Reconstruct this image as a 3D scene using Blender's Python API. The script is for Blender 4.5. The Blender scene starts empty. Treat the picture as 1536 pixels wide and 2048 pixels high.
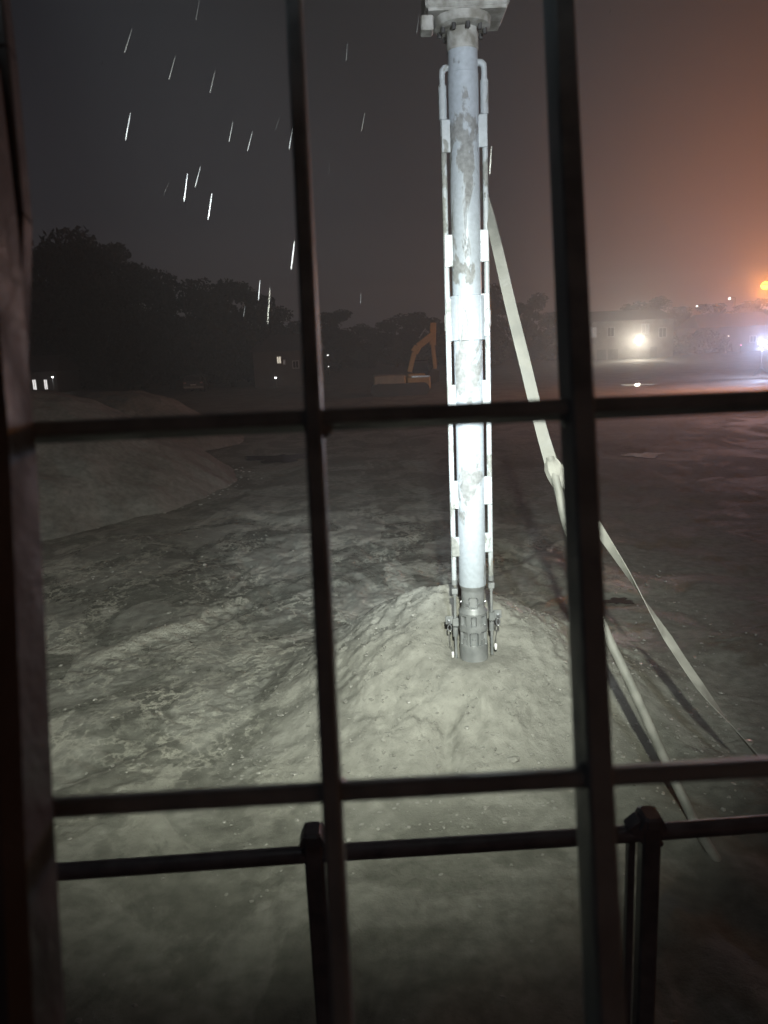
import bpy, math, random
import numpy as np
from mathutils import Vector, Matrix

random.seed(7)
rng = np.random.default_rng(11)
scene = bpy.context.scene
col = scene.collection

# ------------------------------------------------------------------ camera
F = 1538.0                       # focal length in pixels of the 1536 x 2048 photograph
CAM_H = 3.3
PITCH = math.atan(334 / F)
ROLL = math.radians(2.5)
fwd = Vector((0, math.cos(PITCH), -math.sin(PITCH)))
_r0 = Vector((1, 0, 0)); _u0 = Vector((0, math.sin(PITCH), math.cos(PITCH)))
up = math.cos(ROLL) * _u0 + math.sin(ROLL) * _r0
rgt = math.cos(ROLL) * _r0 - math.sin(ROLL) * _u0
CAM = Vector((0, 0, CAM_H))
cam_data = bpy.data.cameras.new('camera')
cam = bpy.data.objects.new('camera', cam_data); col.objects.link(cam)
m = Matrix((rgt, up, -fwd)).transposed().to_4x4(); m.translation = CAM
cam.matrix_world = m
cam_data.sensor_fit = 'VERTICAL'
cam_data.sensor_height = 9.8; cam_data.sensor_width = 9.8 * 0.75
cam_data.lens = F / 2048 * 9.8
cam_data.clip_start = 0.02; cam_data.clip_end = 3000
cam_data.dof.use_dof = True
cam_data.dof.focus_distance = 7.0
cam_data.dof.aperture_fstop = 1.5
scene.camera = cam

def ray(px, py): return fwd + rgt * ((px - 768) / F) + up * ((1024 - py) / F)
def at_y(px, py, Y): v = ray(px, py); return CAM + v * (Y / v.y)
def on_z(px, py, z=0.0): v = ray(px, py); return CAM + v * ((z - CAM_H) / v.z)
def at_depth(px, py, d): return CAM + ray(px, py) * d

# ------------------------------------------------------------------ world: overcast night sky with town glow
w = bpy.data.worlds.new('World'); scene.world = w; w.use_nodes = True
nt = w.node_tree; N = nt.nodes; L = nt.links
for n in list(N): N.remove(n)
out = N.new('ShaderNodeOutputWorld'); bg = N.new('ShaderNodeBackground'); L.new(bg.outputs[0], out.inputs[0])
tc = N.new('ShaderNodeTexCoord'); sep = N.new('ShaderNodeSeparateXYZ'); L.new(tc.outputs['Generated'], sep.inputs[0])
ramp = N.new('ShaderNodeValToRGB'); L.new(sep.outputs['Z'], ramp.inputs[0])
ramp.color_ramp.elements[0].position = 0.0; ramp.color_ramp.elements[0].color = (0.056, 0.050, 0.052, 1)
ramp.color_ramp.elements[1].position = 0.42; ramp.color_ramp.elements[1].color = (0.0070, 0.0085, 0.011, 1)
e = ramp.color_ramp.elements.new(0.16); e.color = (0.0225, 0.0225, 0.0265, 1)
# the town's sodium glow lies towards +X
mr = N.new('ShaderNodeMapRange'); L.new(sep.outputs['X'], mr.inputs['Value'])
mr.inputs['From Min'].default_value = 0.13; mr.inputs['From Max'].default_value = 0.50; mr.interpolation_type = 'SMOOTHSTEP'
mr.inputs['To Min'].default_value = 0.0; mr.inputs['To Max'].default_value = 1.0
mixg = N.new('ShaderNodeMix'); mixg.data_type = 'RGBA'; mixg.blend_type = 'ADD'
elv = N.new('ShaderNodeMapRange'); L.new(sep.outputs['Z'], elv.inputs['Value'])
elv.inputs['From Min'].default_value = 0.0; elv.inputs['From Max'].default_value = 0.38; elv.inputs['To Min'].default_value = 1.0; elv.inputs['To Max'].default_value = 0.15; elv.interpolation_type = 'SMOOTHSTEP'
gl = N.new('ShaderNodeMath'); gl.operation = 'MULTIPLY'; L.new(mr.outputs[0], gl.inputs[0]); L.new(elv.outputs[0], gl.inputs[1])
L.new(gl.outputs[0], mixg.inputs['Factor']); L.new(ramp.outputs[0], mixg.inputs['A'])
mixg.inputs['B'].default_value = (0.25, 0.072, 0.010, 1)
L.new(mixg.outputs['Result'], bg.inputs[0]); bg.inputs[1].default_value = 1.0

# ------------------------------------------------------------------ exposure and renderer
scene.view_settings.view_transform = 'Standard'; scene.view_settings.look = 'None'
scene.view_settings.exposure = 0.0; scene.view_settings.gamma = 1.0; scene.view_settings.use_curve_mapping = False
scene.render.engine = 'CYCLES'
cy = scene.cycles
cy.use_denoising = True; cy.max_bounces = 5; cy.volume_bounces = 0; cy.diffuse_bounces = 2; cy.glossy_bounces = 2
cy.transparent_max_bounces = 8; cy.caustics_reflective = False; cy.caustics_refractive = False
cy.sample_clamp_indirect = 4.0; cy.sample_clamp_direct = 0.0

# ------------------------------------------------------------------ helpers
def tag(o, label=None, cat=None, group=None, kind=None):
    if label: o['label'] = label
    if cat: o['category'] = cat
    if group: o['group'] = group
    if kind: o['kind'] = kind
    return o

def empty(name, loc=(0, 0, 0), rz=0.0):
    o = bpy.data.objects.new(name, None); col.objects.link(o)
    o.location = loc; o.rotation_euler = (0, 0, rz); o.empty_display_size = 0.1
    return o

class MB:
    """collects shapes; build() links them as one mesh object"""
    def __init__(s): s.v = []; s.f = []; s.sm = []
    def add(s, vs, fs, smooth=False):
        b = len(s.v); s.v += [tuple(v) for v in vs]
        s.f += [tuple(i + b for i in f) for f in fs]; s.sm += [smooth] * len(fs)
        return s
    def box(s, c, size, ax=None, ch=0.0):
        """box with chamfered vertical-ish edges left plain; ax = three axis vectors"""
        c = Vector(c); X, Y, Z = ax if ax else (Vector((1, 0, 0)), Vector((0, 1, 0)), Vector((0, 0, 1)))
        hx, hy, hz = size[0] / 2, size[1] / 2, size[2] / 2
        if ch <= 0:
            vs = [c + X * (i * hx) + Y * (j * hy) + Z * (k * hz) for k in (-1, 1) for j in (-1, 1) for i in (-1, 1)]
            return s.add(vs, [(0, 2, 3, 1), (4, 5, 7, 6), (0, 1, 5, 4), (2, 6, 7, 3), (0, 4, 6, 2), (1, 3, 7, 5)])
        # octagonal prism along Z with end chamfers
        def ring(z, k):
            a, b = hx - k, hy - k; d = ch
            pts = [(a, b - d), (a - d, b), (-a + d, b), (-a, b - d), (-a, -b + d), (-a + d, -b), (a - d, -b), (a, -b + d)]
            return [c + X * p[0] + Y * p[1] + Z * z for p in pts]
        vs = ring(-hz, ch * .7) + ring(-hz + ch * .7, 0) + ring(hz - ch * .7, 0) + ring(hz, ch * .7)
        fs = [tuple(range(7, -1, -1)), tuple(range(24, 32))]
        for r in range(3):
            for i in range(8):
                j = (i + 1) % 8; fs.append((r * 8 + i, r * 8 + j, r * 8 + 8 + j, r * 8 + 8 + i))
        return s.add(vs, fs)
    def bar(s, a, b, wx, wy, ydir, ch=0.0):
        a, b = Vector(a), Vector(b); Z = (b - a).normalized()
        Y = Vector(ydir); Y = (Y - Z * Y.dot(Z)).normalized(); X = Y.cross(Z)
        return s.box((a + b) / 2, (wx, wy, (b - a).length), (X, Y, Z), ch)
    def tube(s, path, rad, n=12, caps=True, smooth=True):
        path = [Vector(p) for p in path]; m_ = len(path)
        rad = rad if isinstance(rad, (list, tuple)) else [rad] * m_
        vs = []; X = None
        for i, p in enumerate(path):
            t = (path[min(i + 1, m_ - 1)] - path[max(i - 1, 0)]).normalized()
            if X is None:
                X = t.orthogonal().normalized()
            else:
                X = (X - t * X.dot(t)).normalized()
            Y = t.cross(X)
            for k in range(n):
                a = 2 * math.pi * k / n
                vs.append(p + (X * math.cos(a) + Y * math.sin(a)) * rad[i])
        fs = []
        for i in range(m_ - 1):
            for k in range(n):
                k2 = (k + 1) % n; fs.append((i * n + k, i * n + k2, i * n + n + k2, i * n + n + k))
        s.add(vs, fs, smooth)
        if caps:
            s.add([vs[k] for k in range(n)], [tuple(range(n - 1, -1, -1))])
            s.add([vs[(m_ - 1) * n + k] for k in range(n)], [tuple(range(n))])
        return s
    def lathe(s, c, prof, n=32, smooth=False, ax=None):
        """prof: (radius, height) pairs; crisp between profile rings"""
        c = Vector(c); X, Y, Z = ax if ax else (Vector((1, 0, 0)), Vector((0, 1, 0)), Vector((0, 0, 1)))
        for i in range(len(prof) - 1):
            vs = []
            for (r, h) in (prof[i], prof[i + 1]):
                for k in range(n):
                    a = 2 * math.pi * k / n
                    vs.append(c + X * (math.cos(a) * r) + Y * (math.sin(a) * r) + Z * h)
            s.add(vs, [(k, (k + 1) % n, n + (k + 1) % n, n + k) for k in range(n)], True)
        return s
    def mesh(s, name, mat):
        me = bpy.data.meshes.new(name); me.from_pydata(s.v, [], s.f)
        me.polygons.foreach_set('use_smooth', s.sm); me.materials.append(mat); me.update()
        return me
    def build(s, name, mat, parent=None):
        o = bpy.data.objects.new(name, s.mesh(name, mat)); col.objects.link(o)
        if parent:
            o.parent = parent
        return o

def link(name, me, parent=None, loc=None):
    o = bpy.data.objects.new(name, me); col.objects.link(o); o.parent = parent
    if loc is not None: o.location = loc
    return o

def copy_tree(o, parent=None):
    c = o.copy(); col.objects.link(c); c.parent = parent
    for ch in list(o.children): copy_tree(ch, c)
    return c

# gradient noise for mesh relief
_perm = rng.permutation(256); _g = rng.normal(size=(256, 2)); _g /= np.linalg.norm(_g, axis=1)[:, None]
def perlin(x, y):
    xi = np.floor(x).astype(int); yi = np.floor(y).astype(int); xf = x - xi; yf = y - yi
    u = xf * xf * xf * (xf * (xf * 6 - 15) + 10); v = yf * yf * yf * (yf * (yf * 6 - 15) + 10)
    def g(ix, iy, dx, dy):
        h = _g[_perm[(_perm[ix & 255] + iy) & 255]]; return h[..., 0] * dx + h[..., 1] * dy
    a = g(xi, yi, xf, yf); b = g(xi + 1, yi, xf - 1, yf); c = g(xi, yi + 1, xf, yf - 1); d = g(xi + 1, yi + 1, xf - 1, yf - 1)
    return (a + u * (b - a)) * (1 - v) + (c + u * (d - c)) * v
def fbm(x, y, oct=4, gain=.5):
    t = np.zeros_like(x); a = 1.0
    for i in range(oct):
        t += a * perlin(x * 2 ** i + 17.3 * i, y * 2 ** i - 9.1 * i); a *= gain
    return t

# ------------------------------------------------------------------ materials
MATS = {}
def principled(name, color, rough=.6, metal=0.0, spec=.5):
    mt = bpy.data.materials.new(name); mt.use_nodes = True
    b = mt.node_tree.nodes['Principled BSDF']
    b.inputs['Base Color'].default_value = (*color, 1); b.inputs['Roughness'].default_value = rough
    b.inputs['Metallic'].default_value = metal; b.inputs['Specular IOR Level'].default_value = spec
    MATS[name] = mt; return mt, mt.node_tree, b

def noisy(name, c1, c2, scale=6.0, rough=(.45, .75), metal=0.0, bump=.15, bscale=None, lo=.35, hi=.65, detail=6, stretch=None, bdist=.01, spec=.5):
    mt, t, b = principled(name, c1, rough[0], metal, spec)
    n, l = t.nodes, t.links
    tcn = n.new('ShaderNodeTexCoord'); src = tcn.outputs['Object']
    if stretch:
        mp = n.new('ShaderNodeMapping'); mp.inputs['Scale'].default_value = stretch; l.new(src, mp.inputs[0]); src = mp.outputs[0]
    nz = n.new('ShaderNodeTexNoise'); nz.inputs['Scale'].default_value = scale; nz.inputs['Detail'].default_value = detail
    l.new(src, nz.inputs['Vector'])
    r = n.new('ShaderNodeValToRGB'); r.color_ramp.elements[0].position = lo; r.color_ramp.elements[1].position = hi
    r.color_ramp.elements[0].color = (*c1, 1); r.color_ramp.elements[1].color = (*c2, 1)
    l.new(nz.outputs[0], r.inputs[0]); l.new(r.outputs[0], b.inputs['Base Color'])
    q = n.new('ShaderNodeMapRange'); q.inputs['From Min'].default_value = lo; q.inputs['From Max'].default_value = hi
    q.inputs['To Min'].default_value = rough[0]; q.inputs['To Max'].default_value = rough[1]
    l.new(nz.outputs[0], q.inputs[0]); l.new(q.outputs[0], b.inputs['Roughness'])
    if bump:
        nb = n.new('ShaderNodeTexNoise'); nb.inputs['Scale'].default_value = bscale or scale * 5; nb.inputs['Detail'].default_value = 5
        l.new(src, nb.inputs['Vector'])
        bp = n.new('ShaderNodeBump'); bp.inputs['Strength'].default_value = bump; bp.inputs['Distance'].default_value = bdist
        l.new(nb.outputs[0], bp.inputs['Height']); l.new(bp.outputs[0], b.inputs['Normal'])
    return mt

def emitter(name, color, strength):
    mt = bpy.data.materials.new(name); mt.use_nodes = True; t = mt.node_tree
    for x in list(t.nodes): t.nodes.remove(x)
    o = t.nodes.new('ShaderNodeOutputMaterial'); e_ = t.nodes.new('ShaderNodeEmission')
    e_.inputs[0].default_value = (*color, 1); e_.inputs[1].default_value = strength
    t.links.new(e_.outputs[0], o.inputs[0]); MATS[name] = mt; return mt

# flaking pale paint over mud-grey steel
def flaking(name, paint, under, scale, thresh, stretch=(1, 1, .45), soft=.012, rough=.42):
    mt, t, b = principled(name, paint, rough)
    n, l = t.nodes, t.links
    tcn = n.new('ShaderNodeTexCoord'); mp = n.new('ShaderNodeMapping'); mp.inputs['Scale'].default_value = stretch
    l.new(tcn.outputs['Object'], mp.inputs[0])
    nz = n.new('ShaderNodeTexNoise'); nz.inputs['Scale'].default_value = scale; nz.inputs['Detail'].default_value = 9; nz.inputs['Roughness'].default_value = .58
    nz.inputs['Distortion'].default_value = .5
    l.new(mp.outputs[0], nz.inputs['Vector'])
    mk = n.new('ShaderNodeMapRange'); mk.inputs['From Min'].default_value = thresh - soft; mk.inputs['From Max'].default_value = thresh + soft
    l.new(nz.outputs[0], mk.inputs[0])
    n2 = n.new('ShaderNodeTexNoise'); n2.inputs['Scale'].default_value = 30; n2.inputs['Detail'].default_value = 6; l.new(tcn.outputs['Object'], n2.inputs['Vector'])
    r1 = n.new('ShaderNodeValToRGB'); r1.color_ramp.elements[0].position = .3; r1.color_ramp.elements[1].position = .75
    r1.color_ramp.elements[0].color = (*[c * .82 for c in paint], 1); r1.color_ramp.elements[1].color = (*paint, 1); l.new(n2.outputs[0], r1.inputs[0])
    r2 = n.new('ShaderNodeValToRGB'); r2.color_ramp.elements[0].position = .3; r2.color_ramp.elements[1].position = .7
    r2.color_ramp.elements[0].color = (*[c * .7 for c in under], 1); r2.color_ramp.elements[1].color = (*[c * 1.2 for c in under], 1); l.new(n2.outputs[0], r2.inputs[0])
    mx = n.new('ShaderNodeMix'); mx.data_type = 'RGBA'; l.new(mk.outputs[0], mx.inputs['Factor'])
    l.new(r1.outputs[0], mx.inputs['A']); l.new(r2.outputs[0], mx.inputs['B']); l.new(mx.outputs['Result'], b.inputs['Base Color'])
    rr = n.new('ShaderNodeMapRange'); rr.inputs['To Min'].default_value = rough; rr.inputs['To Max'].default_value = .75
    l.new(mk.outputs[0], rr.inputs[0]); l.new(rr.outputs[0], b.inputs['Roughness'])
    bp = n.new('ShaderNodeBump'); bp.inputs['Strength'].default_value = .5; bp.inputs['Distance'].default_value = .003; bp.invert = True
    l.new(mk.outputs[0], bp.inputs['Height'])
    bp2 = n.new('ShaderNodeBump'); bp2.inputs['Strength'].default_value = .12; bp2.inputs['Distance'].default_value = .004
    l.new(n2.outputs[0], bp2.inputs['Height']); l.new(bp.outputs[0], bp2.inputs['Normal']); l.new(bp2.outputs[0], b.inputs['Normal'])
    return mt

M_PAINT = flaking('flaking_paint', (.43, .48, .53), (.245, .255, .255), 3.1, .55)
M_PAINT2 = flaking('flaking_pipe_paint', (.45, .49, .51), (.25, .26, .245), 7.0, .55)
M_STEEL = noisy('bare_steel', (.22, .235, .24), (.31, .325, .33), 9, (.38, .6), .35, .15, 50, bdist=.003)
M_BOLT = noisy('zinc', (.45, .47, .5), (.6, .62, .65), 12, (.25, .4), .8, .05)
M_MUDSTEEL = noisy('mud_coated_steel', (.20, .195, .17), (.40, .40, .38), 9, (.5, .8), .0, .5, 40, bdist=.006, lo=.4, hi=.6)
M_RUBBER = noisy('rubber', (.03, .03, .032), (.06, .06, .06), 10, (.5, .8))
M_TAG = noisy('white_tag', (.75, .76, .76), (.82, .82, .82), 20, (.4, .6), bump=0)
M_BAR = noisy('guard_bar_paint', (.145, .185, .20), (.24, .30, .32), 25, (.35, .6), .0, .35, 120, bdist=.002)
M_PILLAR = noisy('pillar_paint', (.022, .022, .021), (.085, .082, .08), 11, (.45, .75), .0, .6, 60, bdist=.004)
M_RAIL = noisy('rail_paint', (.05, .05, .055), (.10, .10, .11), 20, (.4, .6), .0, .2, 90, bdist=.002)
M_HOSE = noisy('dirty_hose', (.17, .174, .156), (.27, .27, .245), 7, (.5, .8), .0, .4, 60, bdist=.003)
M_STRAP = noisy('canvas_strap', (.25, .25, .225), (.36, .36, .325), 9, (.6, .85), .0, .4, 160, bdist=.002)

# ------------------------------------------------------------------ ground
PIPE = on_z(948, 1315, .60)
PX, PY = PIPE.x, PIPE.y
def axis_pts(lo, a, b, hi, step, grow):
    pts = list(np.arange(a, b + 1e-6, step)); s_, p = step, pts[-1]
    while p < hi: s_ *= grow; p += s_; pts.append(min(p, hi))
    s_, p = step, pts[0]; left = []
    while p > lo: s_ *= grow; p -= s_; left.append(max(p, lo))
    return np.array(left[::-1] + pts)

def height(x, y):
    near = np.clip(1 - (np.hypot(x, y - 7) - 14) / 30, .25, 1)
    h = .10 * fbm(x * .22, y * .22, 3) * near + .024 * fbm(x * 1.1, y * 1.3, 4) * near
    # flow-like ripples of trampled slurry behind the mound
    rip = fbm(x * 1.3 + .8 * fbm(x * .6, y * .6, 2), y * 1.2, 4, .6)
    h += .018 * rip * np.clip((y - 7.5) / 2, 0, 1) * np.clip((26 - y) / 8, 0, 1)
    # churned slurry left of and behind the pipe, and the ruts of the digger's tracks
    ch = np.exp(-(((x + .4) / 3.2) ** 2 + ((y - 11.0) / 3.6) ** 2) ** 1.5) * np.clip((y - 7.6) / 1.2, 0, 1)
    rg = 1 - 2.2 * np.abs(fbm(x * 1.5 + .5 * fbm(x, y, 2), y * .9, 4, .55)); h += ch * .035 * np.maximum(rg, -.6)
    for (ax_, ay_, ux_, uy_) in ((-4.6, 6.2, .62, .78), (-3.0, 5.2, .62, .78)):
        sd = (x - ax_) * -uy_ + (y - ay_) * ux_ + .25 * fbm(x * .3, y * .3, 2); al = (x - ax_) * ux_ + (y - ay_) * uy_
        w_ = np.clip((al + .5) / 1.5, 0, 1) * np.clip((15 - al) / 4, 0, 1) * (.55 + .6 * fbm(x * .5 + 4, y * .5, 2))
        h += w_ * (-.04 * np.exp(-(sd / .21) ** 4) + .02 * np.exp(-((np.abs(sd) - .30) / .08) ** 2) + .012 * np.exp(-(sd / .2) ** 4) * np.sign(np.sin(al * 30)))
    # added ridges on the right, shaped after the soft shadow stripes beside the hose
    t = (x - 1.75) * .93 - (y - 4.8) * -.30
    h += .022 * np.sin(t * 9.5) * np.exp(-((x - 2.0) / .9) ** 2) * np.clip((7.2 - y) / 1.5, 0, 1)
    # spoil mound round the pipe
    dx = x - (PX - .25); dy = y - 7.02
    r = np.sqrt((dx * np.where(dx < 0, 1.42, 1.02)) ** 2 + (dy * np.where(dy < 0, 1.28, 1.35)) ** 2 + .32 ** 2)
    r = r + .16 * fbm(x * 1.4 + 5, y * 1.4, 3)
    q = .51 * (2.40 - r); md = np.log1p(np.exp(q * 9)) / 9
    onm = np.clip(q / .4, 0, 1)
    crag = fbm(x * 5.5, y * 5.5, 4, .6)
    h += md + onm * (.028 * crag + .03 * (np.abs(fbm(x * 2.6 + 9, y * 2.6, 3)) - .25) - .015 * np.abs(fbm(x * 11, y * 11, 2)))
    cm = np.clip(fbm(x * .9 + 31, y * .9 + 7, 3) * 2.2 + .35, 0, 1)
    cr1 = np.abs(fbm(x * 7.5 + 3, y * 7.5, 3, .6)); cr2 = np.abs(fbm(x * 17 + 3, y * 17, 2, .6))
    h += (onm * (.25 + .75 * cm)) * (.040 * cr1 + .030 * cr2 - .02)
    h += (1 - onm) * np.exp(-((y - 6) / 5) ** 2) * cm * (.03 * cr1 + .008 * cr2)
    # slurry pool at the pipe and its channel
    d2 = ((x - PX) ** 2 + (y - PY + .06) ** 2)
    k = np.clip(1.35 * np.exp(-d2 / .29 ** 2), 0, 1); h = h * (1 - k) + .605 * k
    for (ax_, ay_, bx_, by_, wd, dp) in ((PX - .12, PY - .42, PX - .30, PY - .60, .09, .06), (PX - .30, PY - .60, PX - .34, PY - 1.05, .09, .07)):
        tt = np.clip(((x - ax_) * (bx_ - ax_) + (y - ay_) * (by_ - ay_)) / ((bx_ - ax_) ** 2 + (by_ - ay_) ** 2), 0, 1)
        dd = np.hypot(x - ax_ - tt * (bx_ - ax_), y - ay_ - tt * (by_ - ay_))
        h -= dp * np.exp(-(dd / wd) ** 2)
    # level spot where a puddle stands
    for (cx_, cy_, rx_, ry_) in PUDDLES:
        kk = np.exp(-(((x - cx_) / rx_) ** 2 + ((y - cy_) / ry_) ** 2) ** 2 * .4); h = h * (1 - kk) + kk * -.03
    return h

_p1 = on_z(1288, 909, 0); _p2 = on_z(1300, 770, 0); _p3 = on_z(1235, 1200, 0); _p4 = on_z(560, 915, 0)
PUDDLES = [(_p1.x, _p1.y, .75, .75), (_p2.x - .6, _p2.y + 1, 1.6, 1.6), (_p3.x, _p3.y, .3, .18), (_p4.x, _p4.y, 1.6, 1.4)]
gx = axis_pts(-300, -1.8, 2.4, 300, .020, 1.022)
gy = axis_pts(-20, 4.4, 8.6, 300, .021, 1.022)
X, Y = np.meshgrid(gx, gy); Z = height(X, Y)
def grid_mesh(name, X, Y, Z, mat):
    ny, nx = X.shape
    me = bpy.data.meshes.new(name)
    me.vertices.add(nx * ny); me.vertices.foreach_set('co', np.stack([X, Y, Z], -1).reshape(-1).astype(np.float32))
    i = np.arange(nx * ny).reshape(ny, nx)
    q = np.stack([i[:-1, :-1], i[:-1, 1:], i[1:, 1:], i[1:, :-1]], -1).reshape(-1, 4)
    me.loops.add(q.size); me.loops.foreach_set('vertex_index', q.reshape(-1).astype(np.int32))
    me.polygons.add(len(q)); me.polygons.foreach_set('loop_start', np.arange(0, q.size, 4, dtype=np.int32))
    me.polygons.foreach_set('loop_total', np.full(len(q), 4, np.int32)); me.polygons.foreach_set('use_smooth', np.ones(len(q), bool))
    me.update(); me.validate(); me.materials.append(mat); return me

def mud_material(name, dry, wet, wetscale=.8, gloss=.16, shine=False):
    mt, t, b = principled(name, dry, .7, 0, .3)
    n, l = t.nodes, t.links
    tcn = n.new('ShaderNodeTexCoord')
    mp = n.new('ShaderNodeMapping'); mp.inputs['Scale'].default_value = (1, .75, 1); l.new(tcn.outputs['Object'], mp.inputs[0])
    nz = n.new('ShaderNodeTexNoise'); nz.inputs['Scale'].default_value = wetscale; nz.inputs['Detail'].default_value = 8; nz.inputs['Distortion'].default_value = .7
    nz.inputs['Roughness'].default_value = .62
    l.new(mp.outputs[0], nz.inputs['Vector'])
    mk = n.new('ShaderNodeMapRange'); mk.inputs['From Min'].default_value = .475; mk.inputs['From Max'].default_value = .53; l.new(nz.outputs[0], mk.inputs[0])
    n2 = n.new('ShaderNodeTexNoise'); n2.inputs['Scale'].default_value = 9; n2.inputs['Detail'].default_value = 8; l.new(tcn.outputs['Object'], n2.inputs['Vector'])
    r1 = n.new('ShaderNodeValToRGB'); r1.color_ramp.elements[0].position = .3; r1.color_ramp.elements[1].position = .7
    r1.color_ramp.elements[0].color = (*[c * .72 for c in dry], 1); r1.color_ramp.elements[1].color = (*[c * 1.15 for c in dry], 1); l.new(n2.outputs[0], r1.inputs[0])
    r2 = n.new('ShaderNodeValToRGB'); r2.color_ramp.elements[0].position = .3; r2.color_ramp.elements[1].position = .7
    r2.color_ramp.elements[0].color = (*[c * .75 for c in wet], 1); r2.color_ramp.elements[1].color = (*[c * 1.2 for c in wet], 1); l.new(n2.outputs[0], r2.inputs[0])
    mx = n.new('ShaderNodeMix'); mx.data_type = 'RGBA'; l.new(mk.outputs[0], mx.inputs['Factor'])
    l.new(r1.outputs[0], mx.inputs['A']); l.new(r2.outputs[0], mx.inputs['B']); l.new(mx.outputs['Result'], b.inputs['Base Color'])
    rr = n.new('ShaderNodeMapRange'); rr.inputs['To Min'].default_value = .62; rr.inputs['To Max'].default_value = gloss + .12
    l.new(mk.outputs[0], rr.inputs[0]); 
    r3 = n.new('ShaderNodeMath'); r3.operation = 'MULTIPLY_ADD'; l.new(n2.outputs[0], r3.inputs[0]); r3.inputs[1].default_value = .35
    sb = n.new('ShaderNodeMath'); sb.operation = 'SUBTRACT'; l.new(rr.outputs[0], sb.inputs[0]); sb.inputs[1].default_value = .17
    l.new(sb.outputs[0], r3.inputs[2]); l.new(r3.outputs[0], b.inputs['Roughness'])
    b.inputs['Specular IOR Level'].default_value = .12
    if shine:   # the drilling slurry spills out round the hole: glossy there, dull farther off
        vd = n.new('ShaderNodeVectorMath'); vd.operation = 'DISTANCE'; l.new(tcn.outputs['Object'], vd.inputs[0]); vd.inputs[1].default_value = (-2.1, 10.6, 0)
        dn = n.new('ShaderNodeMath'); dn.operation = 'MULTIPLY_ADD'; l.new(nz.outputs[0], dn.inputs[0]); dn.inputs[1].default_value = -6.0; l.new(vd.outputs['Value'], dn.inputs[2])
        sw = n.new('ShaderNodeMapRange'); l.new(dn.outputs[0], sw.inputs[0]); sw.inputs['From Min'].default_value = .5; sw.inputs['From Max'].default_value = 3.0; sw.inputs['To Min'].default_value = 1.0; sw.inputs['To Max'].default_value = 0.0
        sp2 = n.new('ShaderNodeMapRange'); l.new(sw.outputs[0], sp2.inputs[0]); sp2.inputs['To Min'].default_value = .10; sp2.inputs['To Max'].default_value = 1.0
        l.new(sp2.outputs[0], b.inputs['Specular IOR Level'])
        rd = n.new('ShaderNodeMapRange'); l.new(sw.outputs[0], rd.inputs[0]); rd.inputs['To Min'].default_value = .5; rd.inputs['To Max'].default_value = -.08
        ra = n.new('ShaderNodeMath'); ra.operation = 'ADD'; l.new(r3.outputs[0], ra.inputs[0]); l.new(rd.outputs[0], ra.inputs[1]); l.new(ra.outputs[0], b.inputs['Roughness'])
    n3 = n.new('ShaderNodeTexNoise'); n3.inputs['Scale'].default_value = 34; n3.inputs['Detail'].default_value = 7; n3.inputs['Roughness'].default_value = .68
    l.new(tcn.outputs['Object'], n3.inputs['Vector'])
    bp = n.new('ShaderNodeBump'); bp.inputs['Distance'].default_value = .018; bp.inputs['Strength'].default_value = .7
    l.new(n3.outputs[0], bp.inputs['Height'])
    n4 = n.new('ShaderNodeTexNoise'); n4.inputs['Scale'].default_value = 4.5; n4.inputs['Detail'].default_value = 6; n4.inputs['Distortion'].default_value = .4
    mp4 = n.new('ShaderNodeMapping'); mp4.inputs['Scale'].default_value = (1, .8, 1); l.new(tcn.outputs['Object'], mp4.inputs[0]); l.new(mp4.outputs[0], n4.inputs['Vector'])
    bs = n.new('ShaderNodeMapRange'); bs.inputs['To Min'].default_value = .12; bs.inputs['To Max'].default_value = .28; l.new(mk.outputs[0], bs.inputs[0])
    bq = n.new('ShaderNodeBump'); bq.inputs['Distance'].default_value = .06; l.new(bs.outputs[0], bq.inputs['Strength'])
    l.new(n4.outputs[0], bq.inputs['Height']); l.new(bp.outputs[0], bq.inputs['Normal']); l.new(bq.outputs[0], b.inputs['Normal'])
    if shine:
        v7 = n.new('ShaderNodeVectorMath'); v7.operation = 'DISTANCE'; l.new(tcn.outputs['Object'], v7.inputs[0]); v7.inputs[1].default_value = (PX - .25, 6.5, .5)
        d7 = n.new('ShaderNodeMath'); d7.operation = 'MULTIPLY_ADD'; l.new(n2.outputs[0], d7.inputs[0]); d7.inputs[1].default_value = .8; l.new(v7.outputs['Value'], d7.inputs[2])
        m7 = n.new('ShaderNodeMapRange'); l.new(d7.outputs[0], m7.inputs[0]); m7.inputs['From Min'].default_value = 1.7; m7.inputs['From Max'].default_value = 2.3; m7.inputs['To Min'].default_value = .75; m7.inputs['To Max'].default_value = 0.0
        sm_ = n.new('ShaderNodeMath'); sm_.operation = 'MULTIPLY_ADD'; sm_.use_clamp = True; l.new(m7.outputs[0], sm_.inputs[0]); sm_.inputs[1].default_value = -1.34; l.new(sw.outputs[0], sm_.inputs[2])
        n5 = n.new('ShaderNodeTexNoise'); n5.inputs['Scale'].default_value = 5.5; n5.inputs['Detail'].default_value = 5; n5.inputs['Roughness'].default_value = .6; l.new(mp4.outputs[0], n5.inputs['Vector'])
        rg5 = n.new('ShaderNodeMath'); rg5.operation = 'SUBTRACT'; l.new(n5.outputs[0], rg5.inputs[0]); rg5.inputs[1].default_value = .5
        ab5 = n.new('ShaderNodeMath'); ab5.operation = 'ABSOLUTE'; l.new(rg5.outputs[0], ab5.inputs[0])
        tp = n.new('ShaderNodeMapRange'); l.new(ab5.outputs[0], tp.inputs[0]); tp.inputs['From Min'].default_value = .0; tp.inputs['From Max'].default_value = .055; tp.inputs['To Min'].default_value = 1.0; tp.inputs['To Max'].default_value = 0.0
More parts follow.
